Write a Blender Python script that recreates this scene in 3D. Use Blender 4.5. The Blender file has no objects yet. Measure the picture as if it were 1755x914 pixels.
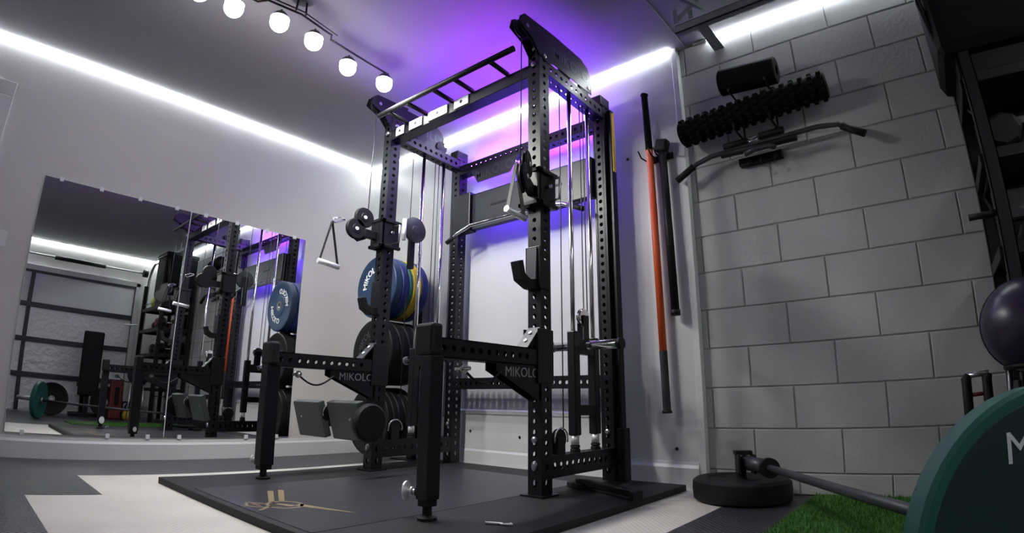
import bpy, bmesh, math, random
from mathutils import Vector, Matrix
PI = math.pi
random.seed(7)
C = bpy.context.scene.collection

# ------------------------------------------------------------------ materials
def mat(name, col, rough=.5, metal=0., emis=None, es=0., spec=.5, noise=None, bump=None, coat=0.):
    m = bpy.data.materials.new(name); m.use_nodes = True
    nt = m.node_tree; b = nt.nodes['Principled BSDF']
    b.inputs['Base Color'].default_value = (*col, 1)
    b.inputs['Roughness'].default_value = rough
    b.inputs['Metallic'].default_value = metal
    b.inputs['Specular IOR Level'].default_value = spec
    b.inputs['Coat Weight'].default_value = coat
    if emis:
        b.inputs['Emission Color'].default_value = (*emis, 1)
        b.inputs['Emission Strength'].default_value = es
    tc = nt.nodes.new('ShaderNodeTexCoord')
    if noise:                                   # (scale, amount): soft colour variation
        n = nt.nodes.new('ShaderNodeTexNoise'); n.inputs['Scale'].default_value = noise[0]
        n.inputs['Detail'].default_value = 4
        nt.links.new(tc.outputs['Object'], n.inputs['Vector'])
        r = nt.nodes.new('ShaderNodeMapRange')
        r.inputs['From Min'].default_value = .3; r.inputs['From Max'].default_value = .7
        r.inputs['To Min'].default_value = 1 - noise[1]; r.inputs['To Max'].default_value = 1 + noise[1]
        nt.links.new(n.outputs['Fac'], r.inputs['Value'])
        v = nt.nodes.new('ShaderNodeVectorMath'); v.operation = 'SCALE'
        v.inputs[0].default_value = col
        nt.links.new(r.outputs[0], v.inputs['Scale'])
        nt.links.new(v.outputs[0], b.inputs['Base Color'])
    if bump:                                    # (scale, strength, distance)
        n = nt.nodes.new('ShaderNodeTexNoise'); n.inputs['Scale'].default_value = bump[0]
        n.inputs['Detail'].default_value = 5
        nt.links.new(tc.outputs['Object'], n.inputs['Vector'])
        bp = nt.nodes.new('ShaderNodeBump'); bp.inputs['Strength'].default_value = bump[1]
        bp.inputs['Distance'].default_value = bump[2]
        nt.links.new(n.outputs['Fac'], bp.inputs['Height'])
        nt.links.new(bp.outputs[0], b.inputs['Normal'])
    return m

def grid_mat(name, col, rough, pitch, height, ribs=False):
    """plastic floor tile: a grid of small raised studs or ribs as bump"""
    m = mat(name, col, rough, noise=(3., .08)); nt = m.node_tree; b = nt.nodes['Principled BSDF']
    tc = nt.nodes.new('ShaderNodeTexCoord'); sx = nt.nodes.new('ShaderNodeSeparateXYZ')
    nt.links.new(tc.outputs['Object'], sx.inputs[0])
    outs = []
    for ax in ('X', 'Y'):
        mu = nt.nodes.new('ShaderNodeMath'); mu.operation = 'MULTIPLY'; mu.inputs[1].default_value = 2 * PI / pitch
        nt.links.new(sx.outputs[ax], mu.inputs[0])
        s = nt.nodes.new('ShaderNodeMath'); s.operation = 'SINE'; nt.links.new(mu.outputs[0], s.inputs[0]); outs.append(s)
    mx = nt.nodes.new('ShaderNodeMath'); mx.operation = 'MULTIPLY' if not ribs else 'MAXIMUM'
    nt.links.new(outs[0].outputs[0], mx.inputs[0]); nt.links.new(outs[1].outputs[0], mx.inputs[1])
    bp = nt.nodes.new('ShaderNodeBump'); bp.inputs['Strength'].default_value = .6; bp.inputs['Distance'].default_value = height
    nt.links.new(mx.outputs[0], bp.inputs['Height']); nt.links.new(bp.outputs[0], b.inputs['Normal'])
    return m

M = dict(
    wall=mat('wall_paint', (.56, .545, .53), .55, bump=(60, .08, .003), noise=(1.2, .03)),
    panel=mat('panel_paint', (.56, .57, .57), .38, bump=(9, .12, .004), noise=(1.5, .04)),
    block=mat('block_paint', (.43, .43, .43), .5, bump=(45, .25, .004), noise=(2.2, .06)),
    mortar=mat('joint_shade_paint', (.30, .30, .30), .8),  # wall joints share the block paint; darker here to paint in groove shade
    ceil=mat('ceiling_paint', (.31, .30, .32), .8, bump=(80, .1, .003)),
    trim=mat('white_trim', (.62, .62, .62), .35),
    dark_tile=grid_mat('dark_tile', (.036, .034, .041), .36, .026, .0035),
    white_tile=grid_mat('white_tile', (.56, .54, .50), .5, .026, .0012),
    rubber=mat('rubber_mat', (.011, .011, .013), .62, spec=.35, noise=(120, .35), bump=(200, .2, .001)),
    deck=mat('deck_sheet', (.030, .029, .036), .36, noise=(2.5, .12), bump=(30, .06, .001)),
    gold=mat('gold_print', (.20, .15, .075), .5),
    black=mat('black_powder_coat', (.0030, .0034, .0054), .38, spec=.36, bump=(300, .08, .0005)),
    black2=mat('black_satin', (.0065, .0065, .008), .5, spec=.25),
    grey=mat('charcoal_steel', (.040, .043, .050), .42, metal=.2),
    steel=mat('lit_steel', (.50, .50, .52), .45, metal=.25),
    silver=mat('satin_silver', (.80, .80, .82), .38, metal=.5),
    chrome=mat('chrome', (.78, .78, .80), .12, metal=1.),
    zinc=mat('zinc', (.55, .56, .58), .28, metal=1.),
    cable=mat('cable', (.02, .02, .025), .4),
    rubber_black=mat('black_rubber', (.0065, .0065, .007), .58, spec=.3, noise=(60, .3)),
    foam=mat('black_foam', (.0045, .0045, .005), .85, spec=.15, bump=(150, .3, .002)),
    blue=mat('blue_rubber', (.008, .032, .085), .5), blue2=mat('blue_rubber_bright', (.010, .022, .16), .5),
    green=mat('green_rubber', (.012, .11, .085), .5), green_face=mat('green_rubber_unlit', (.004, .03, .026), .55),  # green_face: same green darkened, shade on the side away from the lamps
    yellow=mat('yellow_rubber', (.48, .34, .012), .5),
    white=mat('white_print', (.75, .76, .78), .5),
    pad=mat('grey_vinyl', (.055, .06, .062), .45, bump=(120, .1, .001)),
    orange=mat('orange_grip', (.72, .10, .02), .45),
    yellow_band=mat('yellow_band', (.75, .5, .03), .5),
    red=mat('red_vinyl', (.14, .015, .02), .5),
    turf=mat('turf', (.035, .13, .012), .85, noise=(40, .5), bump=(220, 1., .012)),
    turf_blade=mat('turf_blade', (.045, .17, .015), .7),
    purple_ball=mat('purple_ball', (.025, .018, .045), .32),
    foil=mat('insulation_foil', (.88, .87, .88), .35, metal=.2, bump=(14, .9, .02)),
    door=mat('garage_panel', (.88, .87, .91), .5, bump=(6, .2, .01)),
    galv=mat('galvanised', (.30, .31, .32), .4, metal=.7),
    lime=mat('lime_rubber', (.42, .50, .04), .5),
    led=mat('led_white', (1, 1, 1), .5, emis=(.90, .96, 1.0), es=22.),
    led_bright=mat('led_white_bright', (1, 1, 1), .5, emis=(.92, .98, .96), es=36.),
    panel_steel=mat('dark_panel_steel', (.020, .022, .028), .4, metal=.2),
    led_v=mat('led_violet', (1, .6, 1), .5, emis=(.21, .02, 1.0), es=150.),
    led_v2=mat('led_violet_soft', (1, .6, 1), .5, emis=(.12, .045, 1.0), es=90.),
    led_m=mat('led_magenta', (1, .6, 1), .5, emis=(.50, .03, 1.0), es=48.),
    bulb=mat('bulb', (1, 1, 1), .5, emis=(1.0, .99, .94), es=10.),
    mirror=mat('mirror_glass', (.80, .81, .81), .0, metal=1.),
    clear=mat('clear_plastic', (.75, .76, .78), .25),
)

# ------------------------------------------------------------------ builders
class B:
    """collects shapes for ONE mesh"""
    def __init__(s): s.bm = bmesh.new()
    def box(s, x0, x1, y0, y1, z0, z1):
        v = [s.bm.verts.new((x, y, z)) for x in (x0, x1) for y in (y0, y1) for z in (z0, z1)]
        for f in ((0, 1, 3, 2), (4, 6, 7, 5), (0, 4, 5, 1), (2, 3, 7, 6), (0, 2, 6, 4), (1, 5, 7, 3)):
            s.bm.faces.new([v[i] for i in f])
        return s
    def prism(s, pts, axis, a, b):
        """outline in the two other axes, extruded from a to b along axis"""
        def P(p, t):
            return {'x': (t, p[0], p[1]), 'y': (p[0], t, p[1]), 'z': (p[0], p[1], t)}[axis]
        lo = [s.bm.verts.new(P(p, a)) for p in pts]; hi = [s.bm.verts.new(P(p, b)) for p in pts]
        n = len(pts)
        s.bm.faces.new(lo[::-1]); s.bm.faces.new(hi)
        for i in range(n): s.bm.faces.new((lo[i], lo[(i + 1) % n], hi[(i + 1) % n], hi[i]))
        return s
    def obox(s, c, ax, ay, az):
        """box from centre and three half-axis vectors"""
        c, ax, ay, az = map(Vector, (c, ax, ay, az))
        v = [s.bm.verts.new(c + i * ax + j * ay + k * az) for i in (-1, 1) for j in (-1, 1) for k in (-1, 1)]
        for f in ((0, 1, 3, 2), (4, 6, 7, 5), (0, 4, 5, 1), (2, 3, 7, 6), (0, 2, 6, 4), (1, 5, 7, 3)):
            s.bm.faces.new([v[i] for i in f])
        return s
    def tube(s, pts, r, n=14, caps=True):
        pts = [Vector(p) for p in pts]
        rs = r if isinstance(r, (list, tuple)) else [r] * len(pts)
        rings = []; prev = None
        for i, p in enumerate(pts):
            if i == 0: t = pts[1] - p
            elif i == len(pts) - 1: t = p - pts[i - 1]
            else: t = (pts[i + 1] - p).normalized() + (p - pts[i - 1]).normalized()
            t.normalize()
            if prev is None:
                u = t.orthogonal().normalized()
            else:
                u = prev - t * prev.dot(t); u.normalize()
            prev = u; w = t.cross(u)
            rings.append([s.bm.verts.new(p + rs[i] * (math.cos(2 * PI * k / n) * u + math.sin(2 * PI * k / n) * w)) for k in range(n)])
        for a, b in zip(rings, rings[1:]):
            for k in range(n):
                f = s.bm.faces.new((a[k], a[(k + 1) % n], b[(k + 1) % n], b[k])); f.smooth = True
        if caps:
            s.bm.faces.new(rings[0][::-1]); s.bm.faces.new(rings[-1])
        return s
    def lathe(s, c, axis, prof, n=40):
        """profile of (distance along axis, radius) turned about the axis through c"""
        c = Vector(c); t = Vector(axis).normalized(); u = t.orthogonal().normalized(); w = t.cross(u)
        rings = []
        for d, r in prof:
            if r < 1e-6: rings.append([s.bm.verts.new(c + t * d)])
            else: rings.append([s.bm.verts.new(c + t * d + r * (math.cos(2 * PI * k / n) * u + math.sin(2 * PI * k / n) * w)) for k in range(n)])
        for a, b in zip(rings, rings[1:]):
            for k in range(n):
                k2 = (k + 1) % n
                if len(a) == 1 and len(b) == 1: continue
                if len(a) == 1: f = s.bm.faces.new((a[0], b[k2], b[k]))
                elif len(b) == 1: f = s.bm.faces.new((a[k], a[k2], b[0]))
                else: f = s.bm.faces.new((a[k], a[k2], b[k2], b[k]))
        return s
    def plate_holes(s, o, du, dv, L, W, t, holes, r, n=10):
        """sheet L x W (directions du, dv) with round holes down its middle, thickness t along du x dv"""
        o, du, dv = Vector(o), Vector(du).normalized(), Vector(dv).normalized(); nn = du.cross(dv)
        P = lambda u, v, k: s.bm.verts.new(o + du * u + dv * v - nn * (t * k))
        holes = sorted(h for h in holes if r * 1.2 < h < L - r * 1.2)
        if not holes:
            s.box  # no holes: plain sheet
            a = [P(0, 0, 0), P(L, 0, 0), P(L, W, 0), P(0, W, 0)]; b = [P(0, 0, 1), P(L, 0, 1), P(L, W, 1), P(0, W, 1)]
            s.bm.faces.new(a); s.bm.faces.new(b[::-1])
            for i in range(4): s.bm.faces.new((a[i], b[i], b[(i + 1) % 4], a[(i + 1) % 4]))
            return s
        cuts = [0] + [(a + b) / 2 for a, b in zip(holes, holes[1:])] + [L]
        for k in (0, 1):
            prev = (P(0, 0, k), P(0, W, k)); inner = []
            if k == 0: first0 = prev
            else: first1 = prev
            for h, a, b in zip(holes, cuts, cuts[1:]):
                cur = (P(b, 0, k), P(b, W, k))
                # circle, start at angle pointing to corner (a,0), counterclockwise
                ring = [P(h + r * math.cos(-3 * PI / 4 + 2 * PI * i / (4 * (n // 2))), W / 2 + r * math.sin(-3 * PI / 4 + 2 * PI * i / (4 * (n // 2))), k) for i in range(4 * (n // 2))]
                q = len(ring) // 4; cor = [prev[0], cur[0], cur[1], prev[1]]
                for e in range(4):
                    seg = [ring[(e * q + j) % len(ring)] for j in range(q + 1)]
                    f = [cor[e], cor[(e + 1) % 4]] + seg[::-1]
                    s.bm.faces.new(f if k == 0 else f[::-1])
                inner.append(ring); prev = cur
            if k == 0: in0, last0 = inner, prev
            else: in1, last1 = inner, prev
        for r0, r1 in zip(in0, in1):
            for i in range(len(r0)):
                j = (i + 1) % len(r0)
                s.bm.faces.new((r0[j], r0[i], r1[i], r1[j]))
        return s
    def perf_tube(s, a, b, w1, w2, u1, pitch=.05, r=.0125, sides=(1, 1, 1, 1), off=None, t=.004):
        """hollow square tube from a to b; u1 is the direction of its first width; sides perforated or plain"""
        a, b = Vector(a), Vector(b); d = (b - a); L = d.length; d.normalize()
        u = Vector(u1).normalized(); v = d.cross(u)
        off = pitch / 2 if off is None else off
        hs = [off + i * pitch for i in range(int(L / pitch) + 1)]
        for i, (o, dv, W) in enumerate(((a - u * w1 / 2 - v * w2 / 2, u, w1), (a + u * w1 / 2 - v * w2 / 2, v, w2),
                                        (a + u * w1 / 2 + v * w2 / 2, -u, w1), (a - u * w1 / 2 + v * w2 / 2, -v, w2))):
            # outward normal must be dv x d ... sheet normal = d x dv ; flip by swapping start
            s.plate_holes(o + dv * W, d, -dv, L, W, t, hs if sides[i] else [], r)
        return s

def link(name, b, m, parent=None, mods=(), smooth=None):
    me = bpy.data.meshes.new(name)
    bm = b.bm if isinstance(b, B) else b
    bmesh.ops.recalc_face_normals(bm, faces=bm.faces[:]) if not getattr(b, 'keep', False) else None
    if smooth: 
        for f in bm.faces: f.smooth = True
    bm.to_mesh(me); bm.free()
    for x in (m if isinstance(m, (list, tuple)) else [m]): me.materials.append(M[x] if isinstance(x, str) else x)
    o = bpy.data.objects.new(name, me); C.objects.link(o)
    if parent is not None:
        o.parent = parent; o.matrix_parent_inverse = inv(parent)
    for k in mods:
        if k[0] == 'bevel':
            md = o.modifiers.new('Bevel', 'BEVEL'); md.width = k[1]; md.segments = 2; md.limit_method = 'ANGLE'
        if k[0] == 'sub':
            md = o.modifiers.new('Subdivision', 'SUBSURF'); md.levels = md.render_levels = k[1]
    if smooth:
        me.shade_smooth() if smooth is True else me.set_sharp_from_angle(angle=smooth)
    return o
def inv(o):
    m = Matrix.Identity(4)
    while o is not None:
        m = Matrix.Translation(o.location) @ m if not o.parent else m
        if o.parent: pass
        o = o.parent
    return m.inverted()
BV = (('bevel', .003),)
def tag(o, label, cat, group=None, kind=None):
    o['label'] = label; o['category'] = cat
    if group: o['group'] = group
    if kind: o['kind'] = kind
    return o
def thing(name, loc, label, cat, group=None):
    o = bpy.data.objects.new(name, None); C.objects.link(o); o.empty_display_size = .05
    o.location = loc
    return tag(o, label, cat, group)
def struct(o): o['kind'] = 'structure'; return o

def text_obj(txt, size, origin, right, up, m, parent=None, name='lettering', depth=.001, align='CENTER', bold=.0, shear=0., curve=None):
    """raised lettering; right/up give its plane"""
    cu = bpy.data.curves.new('t', 'FONT'); cu.body = txt; cu.size = size; cu.extrude = depth; cu.align_x = align
    cu.align_y = 'CENTER'; cu.offset = bold; cu.shear = shear; cu.resolution_u = 3
    to = bpy.data.objects.new('t', cu); C.objects.link(to)
    dg = bpy.context.evaluated_depsgraph_get(); dg.update()
    me = bpy.data.meshes.new_from_object(to.evaluated_get(dg)); bpy.data.objects.remove(to); bpy.data.curves.remove(cu)
    me.name = name
    r, u = Vector(right).normalized(), Vector(up).normalized(); n = r.cross(u)
    if curve:                                   # wrap the line around a circle of this radius
        for v in me.vertices:
            a = -v.co.x / curve; rr = curve + v.co.y
            v.co.x, v.co.y = -rr * math.sin(a), rr * math.cos(a)
    me.transform(Matrix(((r.x, u.x, n.x, origin[0]), (r.y, u.y, n.y, origin[1]), (r.z, u.z, n.z, origin[2]), (0, 0, 0, 1))))
    me.materials.clear(); me.materials.append(M[m])
    o = bpy.data.objects.new(name, me); C.objects.link(o)
    if parent is not None: o.parent = parent; o.matrix_parent_inverse = inv(root_of(parent))
    return o
def root_of(o):
    while o.parent: o = o.parent
    return o
def sub(name, b, m, parent, mods=(), smooth=None):
    """a sub-part: parent is itself a part whose world transform is identity"""
    o = link(name, b, m, None, mods, smooth); o.parent = parent
    return o
def subtext(parent, *a, **k):
    o = text_obj(*a, **k); o.parent = parent; return o

H = 2.526; XW = 5.95; YF = -4.2; XS = 2.946; YB = .044
def survey(fn, names, skip=()):
    """bring first-measured coordinates of whole things to the final survey of the room"""
    seen = set()
    def go(o):
        if o.name.split('.')[0] in skip: return
        if o.type == 'MESH' and o.data.name not in seen:
            seen.add(o.data.name)
            for v in o.data.vertices: v.co = fn(v.co)
        for c in o.children: go(c)
    for r in [o for o in bpy.data.objects if o.parent is None and o.name.split('.')[0] in names and not o.get('surveyed')]:
        go(r); r['surveyed'] = 1
        if r.type == 'EMPTY':
            r.location = fn(r.location)
            for c in r.children: c.matrix_parent_inverse = Matrix.Translation(-r.location)
def rackfit(p):
    z = p[2]
    if z < .04: z2 = z
    elif z < .15: z2 = .04 + (z - .04) * (.148 / .11)
    else: z2 = z * .9525 + .045
    return Vector((1.198 + (p[0] - 1.112) * .9574, p[1] - .065, z2))
def shift(dx, dy, dz): return lambda p: Vector((p[0] + dx, p[1] + dy, p[2] + dz))
# ------------------------------------------------------------------ room
struct(link('wall_left', B().box(-.1, 0, YF, .1, 0, H), 'wall'))
struct(link('wall_back', B().box(0, XS, 0, .14, 0, H), 'panel'))
struct(link('wall_front', B().box(0, XW, YF - .1, YF, 0, H), 'wall'))
struct(link('wall_right', B().box(XW, XW + .1, YF, -3.35, 0, H).box(XW, XW + .1, -.42, .14, 0, H).box(XW, XW + .1, -3.35, -.42, 2.10, H), 'wall'))
struct(link('ceiling', B().box(-.1, 3.0, YF, .14, H, H + .1).box(3.004, XW + .1, YF, .14, H + .006, H + .1), 'ceil'))
# painted block wall: raised faces over recessed joints
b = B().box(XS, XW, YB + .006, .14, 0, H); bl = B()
g = .0022
zs = [1.3214 + .2032 * k for k in range(-8, 8)]
for i, z in enumerate(zs):
    z0, z1 = max(z, 0) + g, min(z + .2032, H) - g
    if z1 <= z0 + .01: continue
    k = i - 8
    # course above line z: same joints as course containing it
    off = 3.1875 + (0 if (k % 2 == 0) else .2032)
    xs = [XS + .002] + [off + n * .4064 for n in range(-2, 9) if XS + .03 < off + n * .4064 < XW - .02] + [XW]
    for a, c in zip(xs, xs[1:]):
        v = []
        for (dx, dz, y) in ((0, 0, YB + .0055), (.004, .004, YB)):
            v.append([bl.bm.verts.new(p) for p in ((a + g + dx, y, z0 + dz), (c - g - dx, y, z0 + dz), (c - g - dx, y, z1 - dz), (a + g + dx, y, z1 - dz))])
        bl.bm.faces.new(v[1])
        for q in range(4): bl.bm.faces.new((v[0][q], v[0][(q + 1) % 4], v[1][(q + 1) % 4], v[1][q]))
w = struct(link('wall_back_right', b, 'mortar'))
bf = link('block_faces', bl, 'block'); bf.parent = w
struct(link('trim_1', B().box(XS - .03, XS + .006, -.004, YB + .004, 0, H - .03), 'trim', mods=BV))

# floor: sheets of interlocking tiles, dark with a white band round the platform
def is_white(x, y):
    return (.697 < x < 3.158 and y > -2.199) or (1.293 < x < 3.158 and y > -2.513)
xs = [0, .697, 1.293, 3.158, XW]; ys = [YF, -2.513, -2.199, .1]
fl = B(); fl.box(0, XW, YF, .14, -.05, -.012)
floor = struct(link('floor', fl, 'mortar'))
bd, bw = B(), B()
for i in range(4):
    for j in range(3):
        x0, x1, y0, y1 = xs[i], xs[i + 1], ys[j], ys[j + 1]
        (bw if is_white((x0 + x1) / 2, (y0 + y1) / 2) else bd).box(x0, x1, y0, y1, -.012, 0)
o = link('dark_tiles', bd, 'dark_tile'); o.parent = floor
o = link('white_tiles', bw, 'white_tile'); o.parent = floor

struct(link('trim_2', B().prism([(0, 0), (-.010, 0), (-.010, .345), (-.016, .352), (-.016, .372), (0, .380)], 'x', .03, 2.47), 'panel'))
def baseboard(name, axis, a, b_, h, t):
    prof = [(0, 0), (t, 0), (t, h * .78), (t * .55, h * .9), (t * .45, h), (0, h)]
    if axis == 'x': bb = B().prism([(-p[0], p[1]) for p in prof], 'x', a, b_)
    else: bb = B().prism([(p[0], p[1]) for p in prof], 'y', a, b_)
    return struct(link(name, bb, 'trim'))
baseboard('baseboard_left', 'y', -2.82, 0, .125, .018)
baseboard('baseboard_back', 'x', .018, XS - .03, .135, .016)
# door casing at the far left of the left wall
d = B().box(0, .022, -2.915, -2.82, 0, 2.22).box(0, .022, -3.75, -3.655, 0, 2.22).box(0, .026, -3.75, -2.82, 2.125, 2.22)
d2 = struct(link('door_2', d, 'trim', mods=BV))
o = link('door_leaf', B().box(.002, .012, -3.655, -2.915, 0.01, 2.125).box(.012, .016, -3.55, -2.97, 1.15, 2.0).box(.012, .016, -3.55, -2.97, .2, 1.0), 'trim', mods=BV); o.parent = d2
for x_, z_, lab in ((1.315, .235, 'small dark screw low on the back wall beside the left rear post'), (1.75, .215, 'small dark screw low on the back wall between the rear posts'), (2.585, 1.885, 'small dark screw high on the back wall left of the orange bar'), (2.80, .20, 'small dark screw low on the back wall below the orange bar')):
    yy_ = -.0102 if z_ < .3 else 0
    tag(link('wall_screw', B().lathe((x_, yy_, z_), (0, -1, 0), [(0, .009), (.003, .009), (.006, .004), (.006, 0)], 12), 'black2'), lab, 'screw', 'dark screws in the back wall')
# garage door on the far right wall (seen in the mirror)
gd = struct(link('door_1', B().box(XW - .05, XW + .04, -3.35, -3.27, 0, 2.1).box(XW - .05, XW + .04, -.42, -.36, 0, 2.12).box(XW - .05, XW + .04, -3.35, -.36, 2.06, 2.14), 'trim', mods=BV))
zz = [0.01, .56, 1.07, 1.58, 2.09]
for k in range(4):
    p = B()
    for (y0, y1) in ((-3.27, -1.98), (-1.92, -.43)):
        p.box(XW - .012, XW + .02, y0, y1, zz[k] + .012, zz[k + 1] - .03)
    o = link('door_section', p, 'foil' if k < 3 else 'door'); o.parent = gd
    q = B().box(XW - .045, XW - .0, -3.27, -.43, zz[k + 1] - .065, zz[k + 1] + .005).box(XW - .04, XW + .01, -1.98, -1.92, zz[k], zz[k + 1])
    o = link('door_stile', q, 'grey'); o.parent = gd
# garage door track: vertical leg, curve and long horizontal rail under the ceiling
t = thing('garage_door_track', (3.1, -.3, 2.42), 'grey galvanised garage door track hanging below the ceiling along the block wall', 'track')
def cchan(bb, p0, p1, w, h):
    bb.box(p0, p1, -.325, -.32, 2.395, 2.445).box(p0, p1, -.325, -.285, 2.44, 2.445).box(p0, p1, -.325, -.285, 2.395, 2.40)
r = B(); cchan(r, 3.10, 5.50, 0, 0)
pts = [(5.50 + .30 * math.sin(a), -.305, 2.42 - .30 + .30 * math.cos(a)) for a in [i * PI / 16 for i in range(9)]] + [(5.81, -.305, 1.0), (5.83, -.305, .02)]
r.tube(pts, .022, 8)
link('rail', r, 'galv', t)
h = B().prism([(3.085, 2.445), (3.10, 2.52), (3.13, 2.52), (3.115, 2.445)], 'y', -.33, -.326)
h.obox((3.19, -.328, 2.47), (.075, 0, .045), (0, .002, 0), (-.009, 0, .014))
link('hanger', B().obox((3.185, -.36, 2.485), (.075, -.01, .035), (0, .002, 0), (-.008, 0, .013)).box(3.11, 3.135, -.362, -.358, 2.43, 2.525), 'galv', t)
link('hanger', B().box(3.19, 3.215, -.345, -.34, 2.44, 2.525).obox((3.24, -.4, 2.483), (.03, .075, .0), (.01, 0, 0), (0, 0, .012)), 'galv', t)
link('hanger', B().box(4.3, 4.33, -.33, -.326, 2.445, 2.525), 'galv', t)
link('splice_bracket', B().box(3.20, 3.26, -.30, YB, 2.43, 2.436).box(3.20, 3.26, YB - .006, YB, 2.40, 2.47), 'galv', t)
# header spring tube over the door, seen in the mirror
t = thing('torsion_spring', (5.84, -1.8, 2.30), 'dark torsion spring on a shaft above the garage door, seen in the mirror', 'spring')
link('shaft', B().tube([(5.84, -3.2, 2.29), (5.84, -.3, 2.29)], .014, 10), 'galv', t)
link('coil', B().tube([(5.84, -1.7, 2.29), (5.84, -.95, 2.29)], .034, 14), 'black2', t)
link('drum', B().tube([(5.84, -.36, 2.29), (5.84, -.29, 2.29)], .06, 16), 'black2', t)

# ------------------------------------------------------------------ led strips
def strip(name, x0, x1, y0, y1, z0, z1, label, m='led'):
    return tag(link(name, B().box(x0, x1, y0, y1, z0, z1), m), label, 'led strip', 'white led strips round the ceiling')
strip('led_strip', .004, .018, YF + .05, -.020, H - .007, H - .002, 'white led strip glowing along the top of the left wall above the mirror')
strip('led_strip', .022, 2.91, -.018, -.004, H - .007, H - .002, 'white led strip glowing along the top of the wall behind the rack')
strip('led_strip', 3.14, XW - .02, YB - .018, YB - .004, H - .003, H + .003, 'white led strip glowing along the top of the painted block wall')
strip('led_strip', XW - .018, XW - .004, YF + .05, -.012, H - .003, H + .003, 'white led strip above the garage door, seen in the mirror', 'led_bright')
tag(link('led_connector', B().box(3.05, 3.135, YB - .022, YB - .002, H - .012, H + .004), 'galv', mods=BV), 'short grey connector where the led strip breaks beside the wall corner', 'connector')

# ------------------------------------------------------------------ ceiling spotlight bar
t = thing('ceiling_track_light', (1.6, -1.715, H), 'long wavy black ceiling light bar with six glowing bulbs and a round canopy', 'ceiling light')
link('canopy', B().lathe((1.625, -1.73, H), (0, 0, -1), [(0, .0), (0, .068), (.018, .068), (.028, .05), (.028, 0)], 36), 'grey', t, smooth=.6)
zr = 2.43; SPOT = 15.
link('rail', B().tube([(1.49, -1.03, zr), (1.50, -1.20, zr), (1.525, -1.475, zr), (1.565, -1.495, zr), (1.60, -1.71, zr), (1.575, -1.895, zr), (1.525, -1.93, zr), (1.51, -2.35, zr)], .006, 8), 'black2', t)
link('support_rod', B().tube([(1.585, -1.47, zr), (1.622, -1.71, zr + .005), (1.60, -1.93, zr)], .004, 8).tube([(1.61, -1.69, zr), (1.62, -1.70, H - .02)], .006, 8).tube([(1.61, -1.75, zr), (1.62, -1.75, H - .02)], .006, 8), 'black2', t)
for (x, y) in ((1.495, -2.22), (1.495, -2.035), (1.555, -1.805), (1.545, -1.59), (1.475, -1.315), (1.495, -1.06)):
    s = link('spot_head', B().tube([(x, y, zr), (x, y, 2.40)], .006, 8).lathe((x, y, 2.405), (0, 0, -1), [(0, .0), (0, .03), (.022, .046), (.035, .054), (.035, .052), (.022, .044)], 24), 'grey', t)
    ld = bpy.data.lights.new('spot_lamp', 'SPOT'); ld.energy = SPOT; ld.color = (1., .985, .94); ld.spot_size = math.radians(140); ld.spot_blend = 1.; ld.shadow_soft_size = .045
    lo = bpy.data.objects.new('spot_lamp', ld); C.objects.link(lo); lo.location = (x - .022, y + .032, 2.345 + H - 2.52 - .056)
    lo.rotation_euler = (Vector((1.6, -.1, .3)) - lo.location).to_track_quat('-Z', 'Y').to_euler()
    sub('bulb', B().lathe((x, y, 2.345), (0, 0, 1), [(.05 * math.sin(a), .05 * math.cos(a)) for a in [(-PI / 2 + PI * i / 10) for i in range(11)]], 20), 'bulb', s, smooth=True)

# ------------------------------------------------------------------ mirrors
for (y0, y1, lab) in ((-2.511, -1.560, 'left half of the frameless wall mirror, reflecting the garage door'),
                      (-1.554, -.644, 'right half of the frameless wall mirror, reflecting the power rack')):
    t = thing('wall_mirror', (0, (y0 + y1) / 2, .15), lab, 'mirror', 'frameless mirror panels on the left wall')
    link('glass', B().box(.003, .009, y0, y1, .146, 1.693), 'mirror', t)
    link('edge', B().box(.002, .0092, y0 - .002, y0, .146, 1.693), 'clear', t); link('edge', B().box(.002, .0092, y1, y1 + .002, .146, 1.693), 'clear', t)
    for k in range(4):
        yy = y0 + .1 + k * (y1 - y0 - .2) / 3
        link('clip', B().box(.001, .016, yy - .012, yy + .012, 1.68, 1.708), 'clear', t)
        if k % 2 == 0 or k == 3: link('clip', B().box(.001, .016, yy - .012, yy + .012, .134, .162), 'clear', t)
sw = thing('light_switch', (0, -2.68, 1.25), 'white wall switch plate at the far left beside the door casing', 'switch')
link('plate', B().box(.001, .007, -2.735, -2.655, 1.20, 1.30), 'trim', sw, mods=BV)
link('rocker', B().box(.007, .012, -2.71, -2.68, 1.225, 1.275), 'trim', sw)

# ------------------------------------------------------------------ lifting platform
t = thing('lifting_platform', (2.1, -1.1, 0), 'low black rubber lifting platform with dark inset deck under the rack', 'platform')
x0, x1, y0, y1 = .999, 2.864, -1.875, -.062; ix0, ix1, iy0, iy1 = 1.40, 2.40, -1.84, -.30
bb = B().box(x0, ix0, y0, y1, .0, .03).box(ix1, x1, y0, y1, .0, .03).box(ix0, ix1, y0, iy0, .0, .03).box(ix0, ix1, iy1, y1, .0, .03)
link('rubber_border', bb, 'rubber', t)
link('deck_panel', B().box(ix0 + .002, ix1 - .002, iy0 + .002, iy1 - .002, 0, .031), 'deck', t)
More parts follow.
